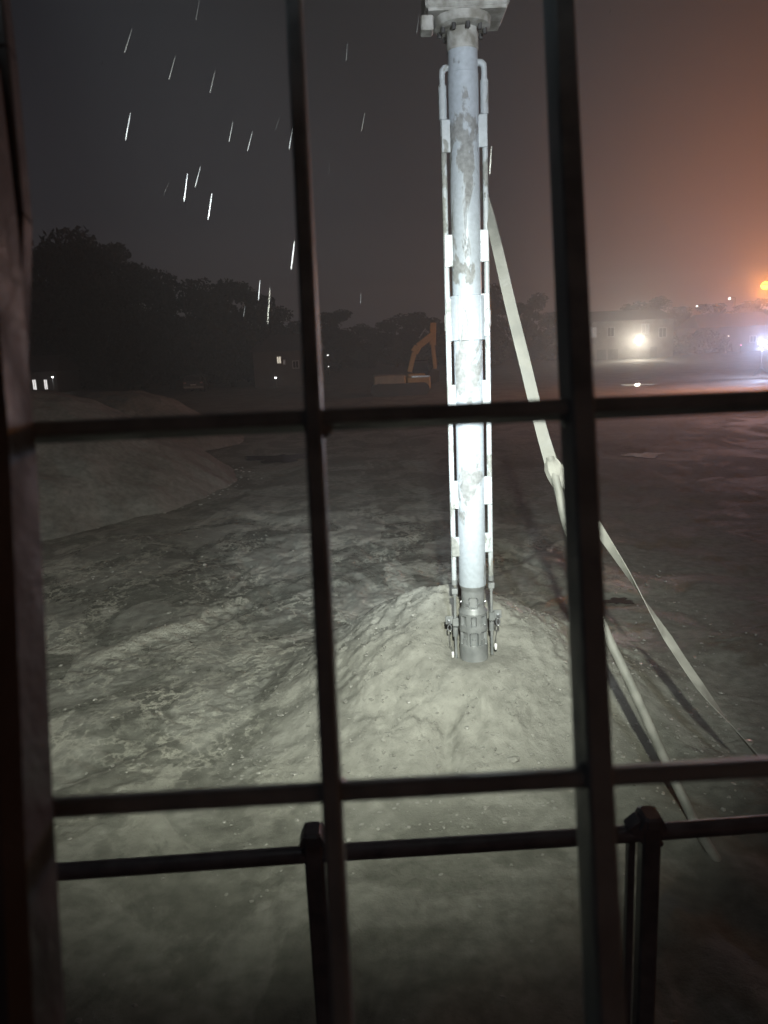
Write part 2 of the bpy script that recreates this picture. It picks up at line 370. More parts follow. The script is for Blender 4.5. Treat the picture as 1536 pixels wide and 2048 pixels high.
        tq = n.new('ShaderNodeMath'); tq.operation = 'MULTIPLY'; l.new(tp.outputs[0], tq.inputs[0]); l.new(sm_.outputs[0], tq.inputs[1])
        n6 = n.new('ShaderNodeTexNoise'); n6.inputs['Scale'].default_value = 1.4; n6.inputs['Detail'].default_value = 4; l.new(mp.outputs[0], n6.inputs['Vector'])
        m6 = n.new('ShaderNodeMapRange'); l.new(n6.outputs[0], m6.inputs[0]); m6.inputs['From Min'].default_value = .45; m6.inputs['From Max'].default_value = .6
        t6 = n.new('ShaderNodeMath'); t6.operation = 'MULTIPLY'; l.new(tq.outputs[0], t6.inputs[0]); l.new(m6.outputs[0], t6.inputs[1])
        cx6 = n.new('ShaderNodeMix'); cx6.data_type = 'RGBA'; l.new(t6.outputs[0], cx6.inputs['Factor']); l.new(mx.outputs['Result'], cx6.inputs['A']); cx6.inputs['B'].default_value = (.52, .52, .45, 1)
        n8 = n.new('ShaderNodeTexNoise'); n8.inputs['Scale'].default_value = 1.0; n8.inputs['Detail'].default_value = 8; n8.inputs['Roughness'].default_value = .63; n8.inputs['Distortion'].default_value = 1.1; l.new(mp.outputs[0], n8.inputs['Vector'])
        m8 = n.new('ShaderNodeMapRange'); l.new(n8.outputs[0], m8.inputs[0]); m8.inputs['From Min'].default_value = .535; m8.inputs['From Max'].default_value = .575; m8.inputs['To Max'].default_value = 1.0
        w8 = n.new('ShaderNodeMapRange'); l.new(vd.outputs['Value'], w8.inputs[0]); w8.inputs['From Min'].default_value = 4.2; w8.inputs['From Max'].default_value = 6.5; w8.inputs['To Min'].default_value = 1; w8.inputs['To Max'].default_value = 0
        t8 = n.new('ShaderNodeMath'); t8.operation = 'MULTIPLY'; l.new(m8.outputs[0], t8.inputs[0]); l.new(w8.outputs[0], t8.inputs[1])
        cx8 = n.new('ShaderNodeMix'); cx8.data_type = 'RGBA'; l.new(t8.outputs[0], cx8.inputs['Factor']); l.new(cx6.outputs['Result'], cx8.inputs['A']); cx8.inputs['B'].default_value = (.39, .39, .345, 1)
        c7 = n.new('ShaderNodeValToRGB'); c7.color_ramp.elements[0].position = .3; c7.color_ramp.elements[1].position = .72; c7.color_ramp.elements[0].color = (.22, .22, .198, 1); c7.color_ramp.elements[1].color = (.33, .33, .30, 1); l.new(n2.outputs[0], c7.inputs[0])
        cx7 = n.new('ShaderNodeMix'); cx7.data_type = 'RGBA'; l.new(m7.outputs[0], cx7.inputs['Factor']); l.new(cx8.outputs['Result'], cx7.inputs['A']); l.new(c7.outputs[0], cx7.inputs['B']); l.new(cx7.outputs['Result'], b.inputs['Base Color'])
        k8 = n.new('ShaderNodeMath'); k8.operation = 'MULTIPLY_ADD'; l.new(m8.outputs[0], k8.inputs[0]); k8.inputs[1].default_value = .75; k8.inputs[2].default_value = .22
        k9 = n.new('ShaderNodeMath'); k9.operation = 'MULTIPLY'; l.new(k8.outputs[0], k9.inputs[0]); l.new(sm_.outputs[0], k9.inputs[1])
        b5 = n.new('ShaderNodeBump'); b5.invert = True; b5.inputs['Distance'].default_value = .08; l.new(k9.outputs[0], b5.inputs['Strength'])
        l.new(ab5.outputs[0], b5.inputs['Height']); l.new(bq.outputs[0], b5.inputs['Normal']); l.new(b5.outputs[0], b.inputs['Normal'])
    return mt
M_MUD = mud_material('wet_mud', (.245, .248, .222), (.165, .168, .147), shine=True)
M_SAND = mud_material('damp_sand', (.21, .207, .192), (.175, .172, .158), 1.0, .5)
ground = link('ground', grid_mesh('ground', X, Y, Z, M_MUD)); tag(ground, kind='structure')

def ground_z(x, y): return float(height(np.array([[x]], float), np.array([[y]], float))[0, 0])

mt, t, b = principled('puddle_water', (.05, .045, .04), .06); b.inputs['IOR'].default_value = 1.33
nzb = t.nodes.new('ShaderNodeTexNoise'); nzb.inputs['Scale'].default_value = 14; bpn = t.nodes.new('ShaderNodeBump'); bpn.inputs['Strength'].default_value = .25; bpn.inputs['Distance'].default_value = .006
t.links.new(nzb.outputs[0], bpn.inputs['Height']); t.links.new(bpn.outputs[0], b.inputs['Normal'])
M_WATER = mt
for i, (cx_, cy_, rx_, ry_) in enumerate(PUDDLES):
    b_ = MB(); nn = 48; vs = [(0, 0, 0)]
    for k in range(nn):
        a = 2 * math.pi * k / nn
        rr_ = .78 + .22 * math.sin(3 * a + i * 2) + .13 * math.sin(7 * a + i) + .06 * math.sin(13 * a)
        vs.append((math.cos(a) * rx_ * rr_ * .8, math.sin(a) * ry_ * rr_ * .8, 0))
    b_.add(vs, [(0, 1 + k, 1 + (k + 1) % nn) for k in range(nn)], True)
    o = b_.build('puddle', M_WATER); o.location = (cx_, cy_, -.012); tag(o, kind='structure')

# loose clods of mud
cl = MB()
_ico = [(0, 0, 1), (.89, 0, .45), (.28, .85, .45), (-.72, .53, .45), (-.72, -.53, .45), (.28, -.85, .45), (.72, .53, -.45), (-.28, .85, -.45), (-.89, 0, -.45), (-.28, -.85, -.45), (.72, -.53, -.45), (0, 0, -1)]
_icf = [(0, 1, 2), (0, 2, 3), (0, 3, 4), (0, 4, 5), (0, 5, 1), (1, 6, 2), (2, 7, 3), (3, 8, 4), (4, 9, 5), (5, 10, 1), (6, 7, 2), (7, 8, 3), (8, 9, 4), (9, 10, 5), (10, 6, 1), (11, 7, 6), (11, 8, 7), (11, 9, 8), (11, 10, 9), (11, 6, 10)]
nclod = 5200
cxs = np.where(rng.random(nclod) < .3, rng.normal(PX - .2, .95, nclod), rng.uniform(-5, 4.0, nclod))
cys = np.where(np.abs(cxs - PX) < 2.2, rng.normal(6.1, .8, nclod), rng.uniform(3.2, 14, nclod))
_k = 500; _a = rng.uniform(-2.2, .6, _k); cxs[-_k:] = -9.6 + np.cos(_a) * rng.normal(5.6, .35, _k); cys[-_k:] = 19.6 + np.sin(_a) * rng.normal(5.6, .35, _k)
czs = height(cxs[None], cys[None])[0]
for i in range(nclod):
    if math.hypot(cxs[i] - PX, cys[i] - PY) < .3: continue
    sz = .004 + .016 * random.random() ** 3.0 + (.02 if random.random() < .01 else 0) + (.03 * random.random() if i >= nclod - _k else 0)
    ca, sa = math.cos(i * 2.4), math.sin(i * 2.4); ex, ey, ez = .7 + random.random() * .9, .6 + random.random() * .6, .3 + random.random() * .4
    vs = []
    for (a, b2, c) in _ico:
        j = .75 + .5 * random.random(); a, b2, c = a * ex * j, b2 * ey * j, c * ez * j
        vs.append((cxs[i] + (a * ca - b2 * sa) * sz, cys[i] + (a * sa + b2 * ca) * sz, czs[i] + c * sz + sz * .15))
    cl.add(vs, _icf, False)
M_CLOD = noisy('wet_clod', (.22, .22, .20), (.30, .30, .275), 30, (.3, .55), .0, .3, 90, bdist=.004)
tag(cl.build('mud_clods', M_CLOD), 'small loose clods of wet grey mud strewn over the mound', 'mud', kind='stuff')

# sand heaps on the left
def heap(name, cx_, cy_, R_, h_, seed, label):
    n = 130; uu = np.linspace(-1.15, 1.15, n); HX, HY = np.meshgrid(uu * R_ + cx_, uu * R_ * 1.12 + cy_)
    rr_ = np.hypot(HX - cx_, (HY - cy_) / 1.12) / R_ + .05 * fbm(HX * .35 + seed, HY * .35, 3)
    qa, qb = 1.5 * (1 - rr_), 1 - .22 * rr_ ** 2
    zz = h_ * (-np.log(np.exp(-9 * qa) + np.exp(-9 * qb)) / 9)
    zz = np.where(rr_ > 1.03, -.3, zz)
    zz = zz + .10 * fbm(HX * 1.1, HY * 1.1 + seed, 4) + .03 * fbm(HX * 5, HY * 5, 3)
    o = link(name, grid_mesh(name, HX, HY, zz, M_SAND)); tag(o, label, 'heap', 'sand heaps beside the work area')
heap('sand_heap', -9.6, 19.6, 5.65, 2.55, 3.0, 'large pale sand heap in front, its foot reaching the wet mud')
heap('sand_heap', -9.9, 29.0, 4.6, 2.0, 8.0, 'small rounded sand heap showing behind the large one')

# ------------------------------------------------------------------ drill pipe
drill = empty('drill_pipe', (PX, PY, .55))
tag(drill, 'tall pale painted steel drill pipe standing in the mud mound', 'drill pipe')
ORG = Vector((PX, PY, .55))
def zp(py): # height above the drill pipe's foot of a photo row on its axis
    lo, hi = 0.0, 9.0
    for _ in range(50):
        mid = (lo + hi) / 2; q = Vector((PX, PY, mid)) - CAM; yy = 1024 - F * q.dot(up) / q.dot(fwd)
        if yy > py: lo = mid
        else: hi = mid
    return lo - ORG.z
R1 = .114
tz0, tz1 = zp(1168), zp(62)
mb = MB(); mb.lathe((0, 0, 0), [(R1, tz0), (R1, zp(940)), (R1, zp(680)), (R1, zp(400)), (R1, zp(150)), (R1 * .97, zp(148)), (R1 * .97, tz1)], 48)
main = mb.build('main_tube', M_PAINT, drill)
# lower tool with keyhole recesses
def tool():
    z0, z1 = -.35, tz0; nth, nz = 200, 220
    th = np.linspace(0, 2 * math.pi, nth, endpoint=False); zz = np.linspace(z0, z1, nz)
    T, ZZ = np.meshgrid(th, zz)
    zr = lambda py: zp(py)
    rn = R1 * .86; rl = R1 * 1.07
    Rr = np.where(ZZ > zr(1212), rn, rl)
    a0, a1 = zr(1212), zr(1222)
    k = np.clip((ZZ - a1) / (a0 - a1), 0, 1); Rr = np.where((ZZ < a0) & (ZZ > a1), rl * 1.05 + (rn - rl * 1.05) * k, Rr)
    top = np.clip((ZZ - zr(1178)) / (zr(1168) - zr(1178)), 0, 1); Rr = Rr + (R1 * 1.0 - rn) * top * (ZZ > zr(1178))
    def dth(c): return (T - c + math.pi) % (2 * math.pi) - math.pi
    dep = np.zeros_like(T)
    front = -math.pi / 2 - .08
    def arch(c, zb, zt, wd):      # straight sides, stepped arched head
        d = np.abs(dth(c)) * rl; head = zt - np.maximum(0, d - wd * .28) * .75
        return (d < wd / 2) & (ZZ > zb) & (ZZ < head)
    def rect(c, zb, zt, wd): return (np.abs(dth(c)) * rl < wd / 2) & (ZZ > zb) & (ZZ < zt)
    for i in range(3): dep = np.where(arch(front + i * 2 * math.pi / 3, zr(1210), zr(1189), .105), .024, dep)
    for i in range(8):
        c = front + i * 2 * math.pi / 8
        dep = np.where(rect(c, zr(1244), zr(1226), .056 if i % 2 else .046), .028, dep)
        dep = np.where(arch(c, zr(1283), zr(1257), .076), .024, dep)
        dep = np.where(rect(c, zr(1283), zr(1271), .04), .004, dep)
    Rr = Rr - dep
    V = np.stack([Rr * np.cos(T), Rr * np.sin(T), ZZ], -1).reshape(-1, 3)
    i = np.arange(nz * nth).reshape(nz, nth); j = np.roll(i, -1, axis=1)
    q = np.stack([i[:-1], j[:-1], j[1:], i[1:]], -1).reshape(-1, 4)
    me = bpy.data.meshes.new('tool_body'); me.from_pydata(V.tolist(), [], q.tolist()); me.materials.append(M_STEEL)
    me.polygons.foreach_set('use_smooth', [True] * len(q)); me.update()
    try: me.set_sharp_from_angle(angle=math.radians(35))
    except Exception: pass
    return me
body = link('tool_body', tool(), drill)
mb = MB()
for i in range(3):
    for s_ in (-.55, .5):
        c = -math.pi / 2 - .08 + s_ + i * 2 * math.pi / 3; d = Vector((math.cos(c), math.sin(c), 0)); ax = (Vector((-d.y, d.x, 0)), Vector((0, 0, 1)), d)
        o = MB().lathe(d * (R1 * .86) + Vector((0, 0, zp(1203))), [(.013, 0), (.013, .010), (0.0, .010)], 8, ax=ax).build('bolt', M_BOLT, body)
# side pipes
SO = .156; SR = .0215
brk = [(305, 240), (533, 469), (681, 596), (825, 768), (1015, 960), (1110, 1072)]
yaw = math.radians(-3)
for sgn in (-1, 1):
    dyp = 0 if sgn < 0 else -7
    axv = Vector((math.cos(yaw) * sgn, math.sin(yaw) * sgn - .02, 0))
    P = lambda py: axv * SO + Vector((0, 0, zp(py + dyp)))
    sp = MB().tube([P(1168), P(1000), P(800), P(600), P(400), P(237)], SR, 14).build('side_pipe', M_PAINT2, drill)
    MB().tube([P(238), P(170)], SR * 1.45, 14).build('sleeve', M_PAINT2, sp)
    MB().tube([P(172), P(146), axv * (SO - .004) + Vector((0, 0, zp(140 + dyp))), axv * (SO - .02) + Vector((0, 0, zp(135 + dyp))), axv * (SO - .05) + Vector((0, 0, zp(134 + dyp)))], [SR * 1.05, SR * 1.05, SR * 1.2, SR * 1.2, SR * 1.1], 14).build('elbow', M_PAINT2, sp)
    MB().tube([P(660), P(629)], SR * 1.28, 14).build('coupling', M_PAINT2, sp)
    MB().tube([P(1168), P(1158)], SR * 1.15, 12).build('coupling', M_STEEL, sp)
    for (b0, b1) in brk:
        z0, z1 = zp(b0 + dyp), zp(b1 + dyp)
        mbx = MB().box(axv * (SO * .5 + R1 * .5 + .002) + Vector((0, -.018, (z0 + z1) / 2)), (SO - R1 + .026, .034, z1 - z0), (axv.normalized(), Vector((-axv.y, axv.x, 0)).normalized(), Vector((0, 0, 1))), .004)
        mbx.build('bracket', M_PAINT2, drill)
    # lower linkage: block, rod, plate with bolt, shackle, tag
    dd = .010 * sgn; P2 = lambda py, off=0.0: axv * (SO + dd * 0 + off) + Vector((0, -.01, zp(py + dyp * 1.4)))
    link_ = MB().tube([P2(1185), P2(1318)], .0125, 10).build('rod', M_STEEL, drill)
    MB().box(P2(1180), (.052, .045, .05), ch=.004).build('block', M_STEEL, link_)
    MB().tube([P2(1190), P2(1184)], .019, 10).build('collar', M_STEEL, link_)
    MB().box(P2(1240) + Vector((0, -.012, 0)), (.05, .055, .072), ch=.004).build('block', M_STEEL, link_)
    pl_ = MB().box(P2(1238, .052) + Vector((0, .004, 0)), (.065, .016, .072), ch=.003).build('plate', M_STEEL, link_)
    ax = (Vector((1, 0, 0)), Vector((0, 0, 1)), Vector((0, -1, 0)))
    MB().lathe(P2(1240, .055) + Vector((0, -.004, 0)), [(.019, 0), (.019, .012), (.012, .014), (.012, .026), (0, .026)], 10, ax=ax).build('bolt', M_BOLT, pl_)
    MB().tube([P2(1252), P2(1270)], .023, 12).build('collar', M_STEEL, link_)
    s0 = P2(1247, .052) + Vector((0, -.02, 0))
    MB().tube([s0 + Vector((math.sin(a) * .016, 0, -.022 + math.cos(a) * .03)) for a in [k * 2 * math.pi / 14 for k in range(15)]], .006, 6).build('shackle', M_BOLT, pl_)
    zt = zp(1305 if sgn < 0 else 1291)
    t0 = axv * (SO + .03) ; t0.z = zt; t0.y -= .03
    MB().tube([s0 + Vector((0, 0, -.05)), (s0 + t0) / 2 + Vector((-.012, -.01, -.03)), t0 + Vector((0, 0, .03))], .0028, 5).build('cable', M_RUBBER, pl_)
    MB().tube([t0 + Vector((0, 0, .028)), t0 + Vector((0, 0, .022)), t0 + Vector((0, 0, -.022)), t0 + Vector((0, 0, -.028))], [.007, .0125, .0125, .007], 8).build('cable_tag', M_TAG, pl_)
# pads welded on the tube at the splice
z0, z1 = zp(681), zp(591)
def pad(c, wd, name='splice_pad'):
    mbp = MB(); k = 8; vs = []
    for (rr_, zz) in ((R1 + .001, z0), (R1 + .022, z0 + .004), (R1 + .022, z1 - .004), (R1 + .001, z1)):
        for i in range(k + 1):
            a = c + (i / k - .5) * wd / R1; vs.append((math.cos(a) * rr_, math.sin(a) * rr_, zz))
    fs = [(r_ * (k + 1) + i, r_ * (k + 1) + i + 1, (r_ + 1) * (k + 1) + i + 1, (r_ + 1) * (k + 1) + i) for r_ in range(3) for i in range(k)]
    mbp.add(vs, fs)
    for i in (0, k):
        a = c + (i / k - .5) * wd / R1
        mbp.add([(math.cos(a) * r_, math.sin(a) * r_, zz) for (r_, zz) in ((R1 - .01, z0 + .004), (R1 + .022, z0 + .004), (R1 + .022, z1 - .004), (R1 - .01, z1 - .004))], [(0, 1, 2, 3)])
    mbp.build(name, M_PAINT, main)
for c in (-math.pi / 2 + .08, -math.pi / 2 - 1.15, -math.pi / 2 + 1.25): pad(c, .125 if abs(c + math.pi / 2) < .3 else .10)
# drive head
zt = tz1
head = MB().box((0.02, .03, zp(-10) + .07), (.60, .46, .42), ch=.02).build('drive_head', M_MUDSTEEL, drill)
MB().box((.02, .03, zp(40) + .02), (.56, .42, .035)).build('bottom_plate', M_MUDSTEEL, head)
fl = MB().lathe((0, 0, 0), [(0, zp(62)), (.165, zp(62)), (.205, zp(58)), (.212, zp(40)), (.185, zp(36)), (.16, zp(24)), (.16, zp(10))], 40).build('flange', M_MUDSTEEL, head)
for i in range(10):
    a = i * 2 * math.pi / 10 - math.pi / 2 + .15
    MB().lathe((math.cos(a) * .165, math.sin(a) * .165, zp(62) - .035), [(0, 0), (.016, 0), (.016, .05)], 8).build('bolt', M_RUBBER, fl)
MB().box((-.27, -.12, zp(62)), (.09, .14, .10), ch=.01).build('lug', M_MUDSTEEL, head)
MB().lathe((0, 0, 0), [(R1 * .99, zp(104)), (R1 * 1.03, zp(102)), (R1 * 1.03, zp(60))], 40).build('muddy_collar', M_MUDSTEEL, drill)

# ------------------------------------------------------------------ hose and strap
def ribbon(pts, widths, twists, n=80, thick=.006):
    """flat webbing along pts; twist angle 0 = facing the rig"""
    pts = [Vector(p) for p in pts]; mb = MB(); vs = []
    tt = np.linspace(0, len(pts) - 1, n)
    def lerp(arr, u_):
        i = min(int(u_), len(arr) - 2); f_ = u_ - i; return arr[i] * (1 - f_) + arr[i + 1] * f_
    def cr(u_):
        i = min(int(u_), len(pts) - 2); f_ = u_ - i
        p0, p1, p2, p3 = pts[max(i - 1, 0)], pts[i], pts[i + 1], pts[min(i + 2, len(pts) - 1)]
        return .5 * ((2 * p1) + (p2 - p0) * f_ + (2 * p0 - 5 * p1 + 4 * p2 - p3) * f_ * f_ + (3 * p1 - p0 - 3 * p2 + p3) * f_ ** 3)
    C = [cr(u_) for u_ in tt]
    for k, u_ in enumerate(tt):
        T = (C[min(k + 1, n - 1)] - C[max(k - 1, 0)]).normalized(); V = (C[k] - CAM).normalized()
        A = T.cross(Vector((0, 1, -.3)).normalized()).normalized(); B = T.cross(A).normalized(); a = lerp(twists, u_); wd = lerp(widths, u_) / 2
        W_ = A * math.cos(a) + B * math.sin(a); Q = T.cross(W_)
        vs += [C[k] + W_ * wd + Q * thick / 2, C[k] - W_ * wd + Q * thick / 2, C[k] - W_ * wd - Q * thick / 2, C[k] + W_ * wd - Q * thick / 2]
    fs = []
    for k in range(n - 1):
        for j in range(4): fs.append((k * 4 + j, k * 4 + (j + 1) % 4, k * 4 + 4 + (j + 1) % 4, k * 4 + 4 + j))
    mb.add(vs, fs, False); return mb, C
K = at_y(1106, 938, 5.85)
hose = empty('delivery_hose', K)
tag(hose, 'flat dirty white hose hanging from the drill pipe down to the mud', 'hose')
hp = [at_y(966, 380, PY + .05), at_y(978, 425, PY - .02), at_y(996, 500, 6.15), at_y(1022, 615, 6.1), at_y(1048, 720, 6.0), at_y(1080, 850, 5.92), at_y(1102, 925, 5.86)]
mb, C_ = ribbon(hp, [.07, .075, .08, .085, .09, .088, .10], [1.2, 1.0, .45, .1, .0, .1, .25], 90, .016)
mb.v = [tuple(Vector(v) - K) for v in mb.v]; mb.build('upper_hose', M_HOSE, hose)
hp2 = [at_y(1100, 915, 5.87), at_y(1118, 985, 5.75), at_y(1135, 1055, 5.65), at_y(1195, 1225, 5.35), at_y(1262, 1370, 5.12), at_y(1330, 1520, 4.92), on_z(1375, 1615, .10), on_z(1400, 1665, .06), on_z(1428, 1712, .01), on_z(1452, 1752, -.06)]
mb, C2 = ribbon(hp2, [.0] * 10, [0] * 10, 90)
mb = MB().tube([c - K for c in C2], .034, 12); mb.build('lower_hose', M_HOSE, hose)
kn = MB(); dk = (hp2[1] - hp[-2]).normalized()
kn.tube([K - K + dk * q for q in (-.085, -.05, 0.0, .05, .10, .15)], [.03, .055, .066, .062, .05, .034], 8, smooth=False); kn.build('lashing', M_STRAP, hose)
strap = None
sp_ = [at_y(1104, 925, 5.84), at_y(1150, 985, 5.72), at_y(1192, 1050, 5.6), at_y(1256, 1148, 5.42), at_y(1335, 1275, 5.2), at_y(1400, 1372, 5.0), at_y(1462, 1450, 4.85), at_y(1513, 1510, 4.72), at_y(1580, 1590, 4.55), on_z(1660, 1700, .03)]
mb, C3 = ribbon(sp_, [.10, .10, .085, .085, .088, .088, .09, .09, .09, .09], [0, .2, .75, 1.42, 2.55, 2.5, 1.75, 1.6, 1.6, 2.2], 120, .004)
so = mb.build('tie_strap', M_STRAP); tag(so, 'twisted flat white webbing strap stretched from the hose knot to lower right', 'strap')

# ------------------------------------------------------------------ cab: pillar, guard bars; handrail
def gdepth(py): return 1.0 / (1 / .68 + (1 / .51 - 1 / .68) * py / 2048)
def gp(px, py, off=0.0): return at_depth(px, py, gdepth(py) + off)
gn = (gp(700, 1000) - gp(200, 1000)).cross(gp(700, 1800) - gp(700, 1000)).normalized()
if gn.y < 0: gn = -gn
guard = empty('window_guard', gp(630, 1030)); G0 = guard.location.copy()
tag(guard, 'dark steel bar guard in front of the cab window', 'window guard')
BW, BD = .0135, .030
def gbar(name, a, b, wd=BW, dp=BD, off=0.0, mat=M_BAR):
    A = gp(*a, dp / 2 + off) - G0; B_ = gp(*b, dp / 2 + off) - G0
    return MB().bar(A, B_, wd, dp, gn, .0022).build(name, mat, guard)
gbar('vertical_bar', (576, -260), (695, 2230))
gbar('vertical_bar', (1104, -260), (1218, 2230), .0185, .044)
gbar('vertical_bar', (1700, -260), (1790, 2230), .0165, .034)
for a, b in (((-120, 874), (1740, 793)), ((-60, 1624), (1790, 1519))):
    gbar('cross_bar', a, b, .0128, .022, .006)
# small weld fillets at the crossings
for (px, py) in ((639, 840), (1153, 816), (671, 1583), (1187, 1552)):
    c = gp(px, py) - G0 + gn * .018
    MB().lathe(c, [(0, -.008), (.008, -.007), (.0095, .0), (.008, .007), (0, .008)], 10, ax=(rgt, up, gn)).build('weld', M_BAR, guard)

cab = empty('rig_cab', (-.35, .2, 2.0)); C0 = cab.location.copy()
tag(cab, 'dark cab of the drilling rig with scuffed pillar at the window edge', 'cab')
edge = [(-40, -120), (4, 110), (40, 440), (58, 700), (75, 900), (92, 1250), (106, 1600), (130, 2060), (140, 2260)]
pm = MB(); vs = []
for (ex_, ey_) in edge:
    dq = gdepth(ey_) - .03
    for (ox, oy) in ((0, -.024), (-.010, -.034), (-.072, -.034), (-.08, -.02), (-.08, .02), (-.072, .03), (-.010, .03), (0, .02)):
        vs.append(at_depth(ex_ - 26, ey_, dq) - C0 + rgt * ox + gn * oy)
pm.add(vs, [(r_ * 8 + i, r_ * 8 + (i + 1) % 8, r_ * 8 + 8 + (i + 1) % 8, r_ * 8 + 8 + i) for r_ in range(len(edge) - 1) for i in range(8)] + [tuple(range(8)), tuple(range(len(vs) - 1, len(vs) - 9, -1))])
pm.build('pillar', M_PILLAR, cab)
sl = MB()
for i in range(3):
    a, b = ((-16, -120), (10, 110), (40, 440), (26, 860))[i:i + 2]
    sl.bar(gp(*a, .012) - C0, gp(*b, .012) - C0, .014, .02, gn, .002)
sl.build('window_seal', M_RUBBER, cab)
MB().box(Vector((.28, -.30, 4.02)) - C0, (1.5, 1.9, .07), ch=.02).build('roof', M_BAR, cab)
MB().box(Vector((.28, -.42, 2.02)) - C0, (1.5, 1.55, .08), ch=.02).build('floor', M_BAR, cab)
for (x_, y_) in ((-.44, -1.2), (1.0, -1.2), (1.0, .6)): MB().box(Vector((x_, y_, 3.02)) - C0, (.07, .07, 1.93), ch=.01).build('corner_post', M_BAR, cab)
MB().box(Vector((.28, -.2, .95)) - C0, (2.4, 2.3, 1.9), ch=.05).build('undercarriage', M_BAR, cab)

rail = empty('handrail', at_y(630, 1705, 1.25)); R0 = rail.location.copy()
tag(rail, 'dark tube handrail with capped posts below the cab window', 'handrail')
RY = 1.25
def rp(px, py, Y=RY): return at_y(px, py, Y) - R0
MB().tube([rp(-60, 1756), rp(624, 1708), rp(1180, 1673), rp(1740, 1632)], .0158, 14).build('rail', M_RAIL, rail)
for (px, top, pxb) in ((626, 1672, 664), (1300, 1640, 1330)):
    a = rp(px, top); bt = a + Vector((0.004, -.03, -1.05))
    bt = Vector((a.x, a.y, a.z - 1.02))
    po = MB().bar(a, bt, .034, .034, (0, 1, 0), .004).build('post', M_RAIL, rail)
    cp = MB().bar(a + Vector((0, 0, .016)), a + Vector((0, 0, -.008)), .034, .05, (0, 1, 0), .006)
    cp.bar(a + Vector((-.012, 0, .012)), a + Vector((-.021, 0, -.008)), .008, .046, (0, 1, 0)).bar(a + Vector((.012, 0, .012)), a + Vector((.021, 0, -.008)), .008, .046, (0, 1, 0))
    cp.build('cap', M_RAIL, po)
a = rp(1262, 1660); MB().bar(a, a + Vector((0, 0, -1.0)), .013, .02, (0, 1, 0), .002).build('strut', M_RAIL, rail)
a = rp(1262, 1640); b2 = rp(1312, 1690); MB().bar(a, b2, .03, .03, (0, 1, 0), .003).build('gusset', M_RAIL, rail)
dk = MB().box(rp(768, 1705) + Vector((.1, -.10, -1.06)), (2.4, .32, .05), ch=.008); dk.build('catwalk', M_RAIL, rail)

# work lights on the cab roof
def work_light(pos, target, energy, color, size, blend, label, rad=.06):
    pos = Vector(pos); tg = Vector(target); d = (tg - pos).normalized()
    Xa = d.cross(Vector((0, 0, 1))).normalized(); Ya = Xa.cross(d).normalized()
    r_ = empty('work_light', pos); tag(r_, label, 'work light', 'work lights on the cab roof')
    MB().box(-d * .05, (.16, .12, .07), (Xa, Ya, d), .008).build('housing', M_RUBBER, r_)
    MB().bar((0, -.02, -.16) if pos.z > 4.3 else (0, -.03, -.14), -d * .05, .03, .012, Xa).build('bracket', M_RUBBER, r_)
    MB().box(-d * .012, (.14, .10, .006), (Xa, Ya, d)).build('lens', emitter('lens_' + str(len(MATS)), color, 30), r_)
    ld = bpy.data.lights.new('work_light_beam', 'SPOT'); ld.energy = energy; ld.color = color; ld.spot_size = math.radians(size); ld.spot_blend = blend; ld.shadow_soft_size = rad
    lo = bpy.data.objects.new('work_light_beam', ld); col.objects.link(lo); lo.parent = r_
    lo.location = d * .07; lo.rotation_euler = d.to_track_quat('-Z', 'Y').to_euler()
work_light((-.42, .62, 4.22), (.0, 15.0, .3), 4200, (.86, .95, 1.0), 33, 1.0, 'cool white work light on the roof corner beside the pillar')
work_light((.30, .397, 4.28), (-1.0, 9.2, 0), 2700, (.97, 1.0, .84), 72, .9, 'warm white flood light on the middle of the cab roof')
work_light((.95, .37, 4.28), (.55, 6.6, 4.6), 1250, (.88, .95, 1.0), 110, 1.0, 'cool white work light on the roof corner away from the pillar')

# ------------------------------------------------------------------ trees
M_LEAF = noisy('leaves', (.014, .018, .012), (.035, .042, .026), 1.5, (.6, .8), bump=0)
M_BARK = noisy('bark', (.05, .045, .04), (.09, .08, .07), 8, (.8, .95), bump=.3)
def tree_meshes(seed, nleaf=9000, squat=1.0):
    r = np.random.default_rng(seed)
    tr = MB(); bend = r.normal(0, .02, 2)
    tr.tube([(0, 0, -.02), (bend[0] * .4, bend[1] * .4, .2), (bend[0], bend[1], .45), (bend[0] * 1.6, bend[1] * 1.6, .8)], [.028, .022, .017, .005], 7)
    clumps = []
    for i in range(34):
        a = r.uniform(0, 2 * math.pi); z = r.uniform(.08, .90); rad = .26 * math.sin(min(1, max(0, (z - .02) / .98)) * math.pi) ** .55 * r.uniform(.35, 1)
        c = np.array([math.cos(a) * rad, math.sin(a) * rad, z]); s_ = r.uniform(.07, .14)
        clumps.append((c, s_))
        tr.tube([(bend[0] * z, bend[1] * z, max(.1, z - .2)), tuple(c * .6 + np.array([0, 0, z * .35])), tuple(c)], [.009, .006, .002], 5, False)
    n = nleaf; ci = r.integers(0, len(clumps), n)
    cc = np.array([c for c, s_ in clumps])[ci]; ss = np.array([s_ for c, s_ in clumps])[ci]
    d = r.normal(size=(n, 3)); d /= np.linalg.norm(d, axis=1)[:, None]
    p = cc + d * (ss * r.random(n) ** .4)[:, None] * np.array([1.15, 1.15, .8])
    u_ = r.normal(size=(n, 3)); u_ /= np.linalg.norm(u_, axis=1)[:, None]; v_ = np.cross(u_, r.normal(size=(n, 3))); v_ /= np.linalg.norm(v_, axis=1)[:, None]
    sz = r.uniform(.012, .024, n)[:, None]
    V = np.stack([p - u_ * sz, p + v_ * sz * .6, p + u_ * sz, p - v_ * sz * .6], 1).reshape(-1, 3)
    me = bpy.data.meshes.new('crown'); me.from_pydata(V.tolist(), [], np.arange(n * 4).reshape(-1, 4).tolist()); me.materials.append(M_LEAF); me.update()
    return tr.mesh('trunk', M_BARK), me
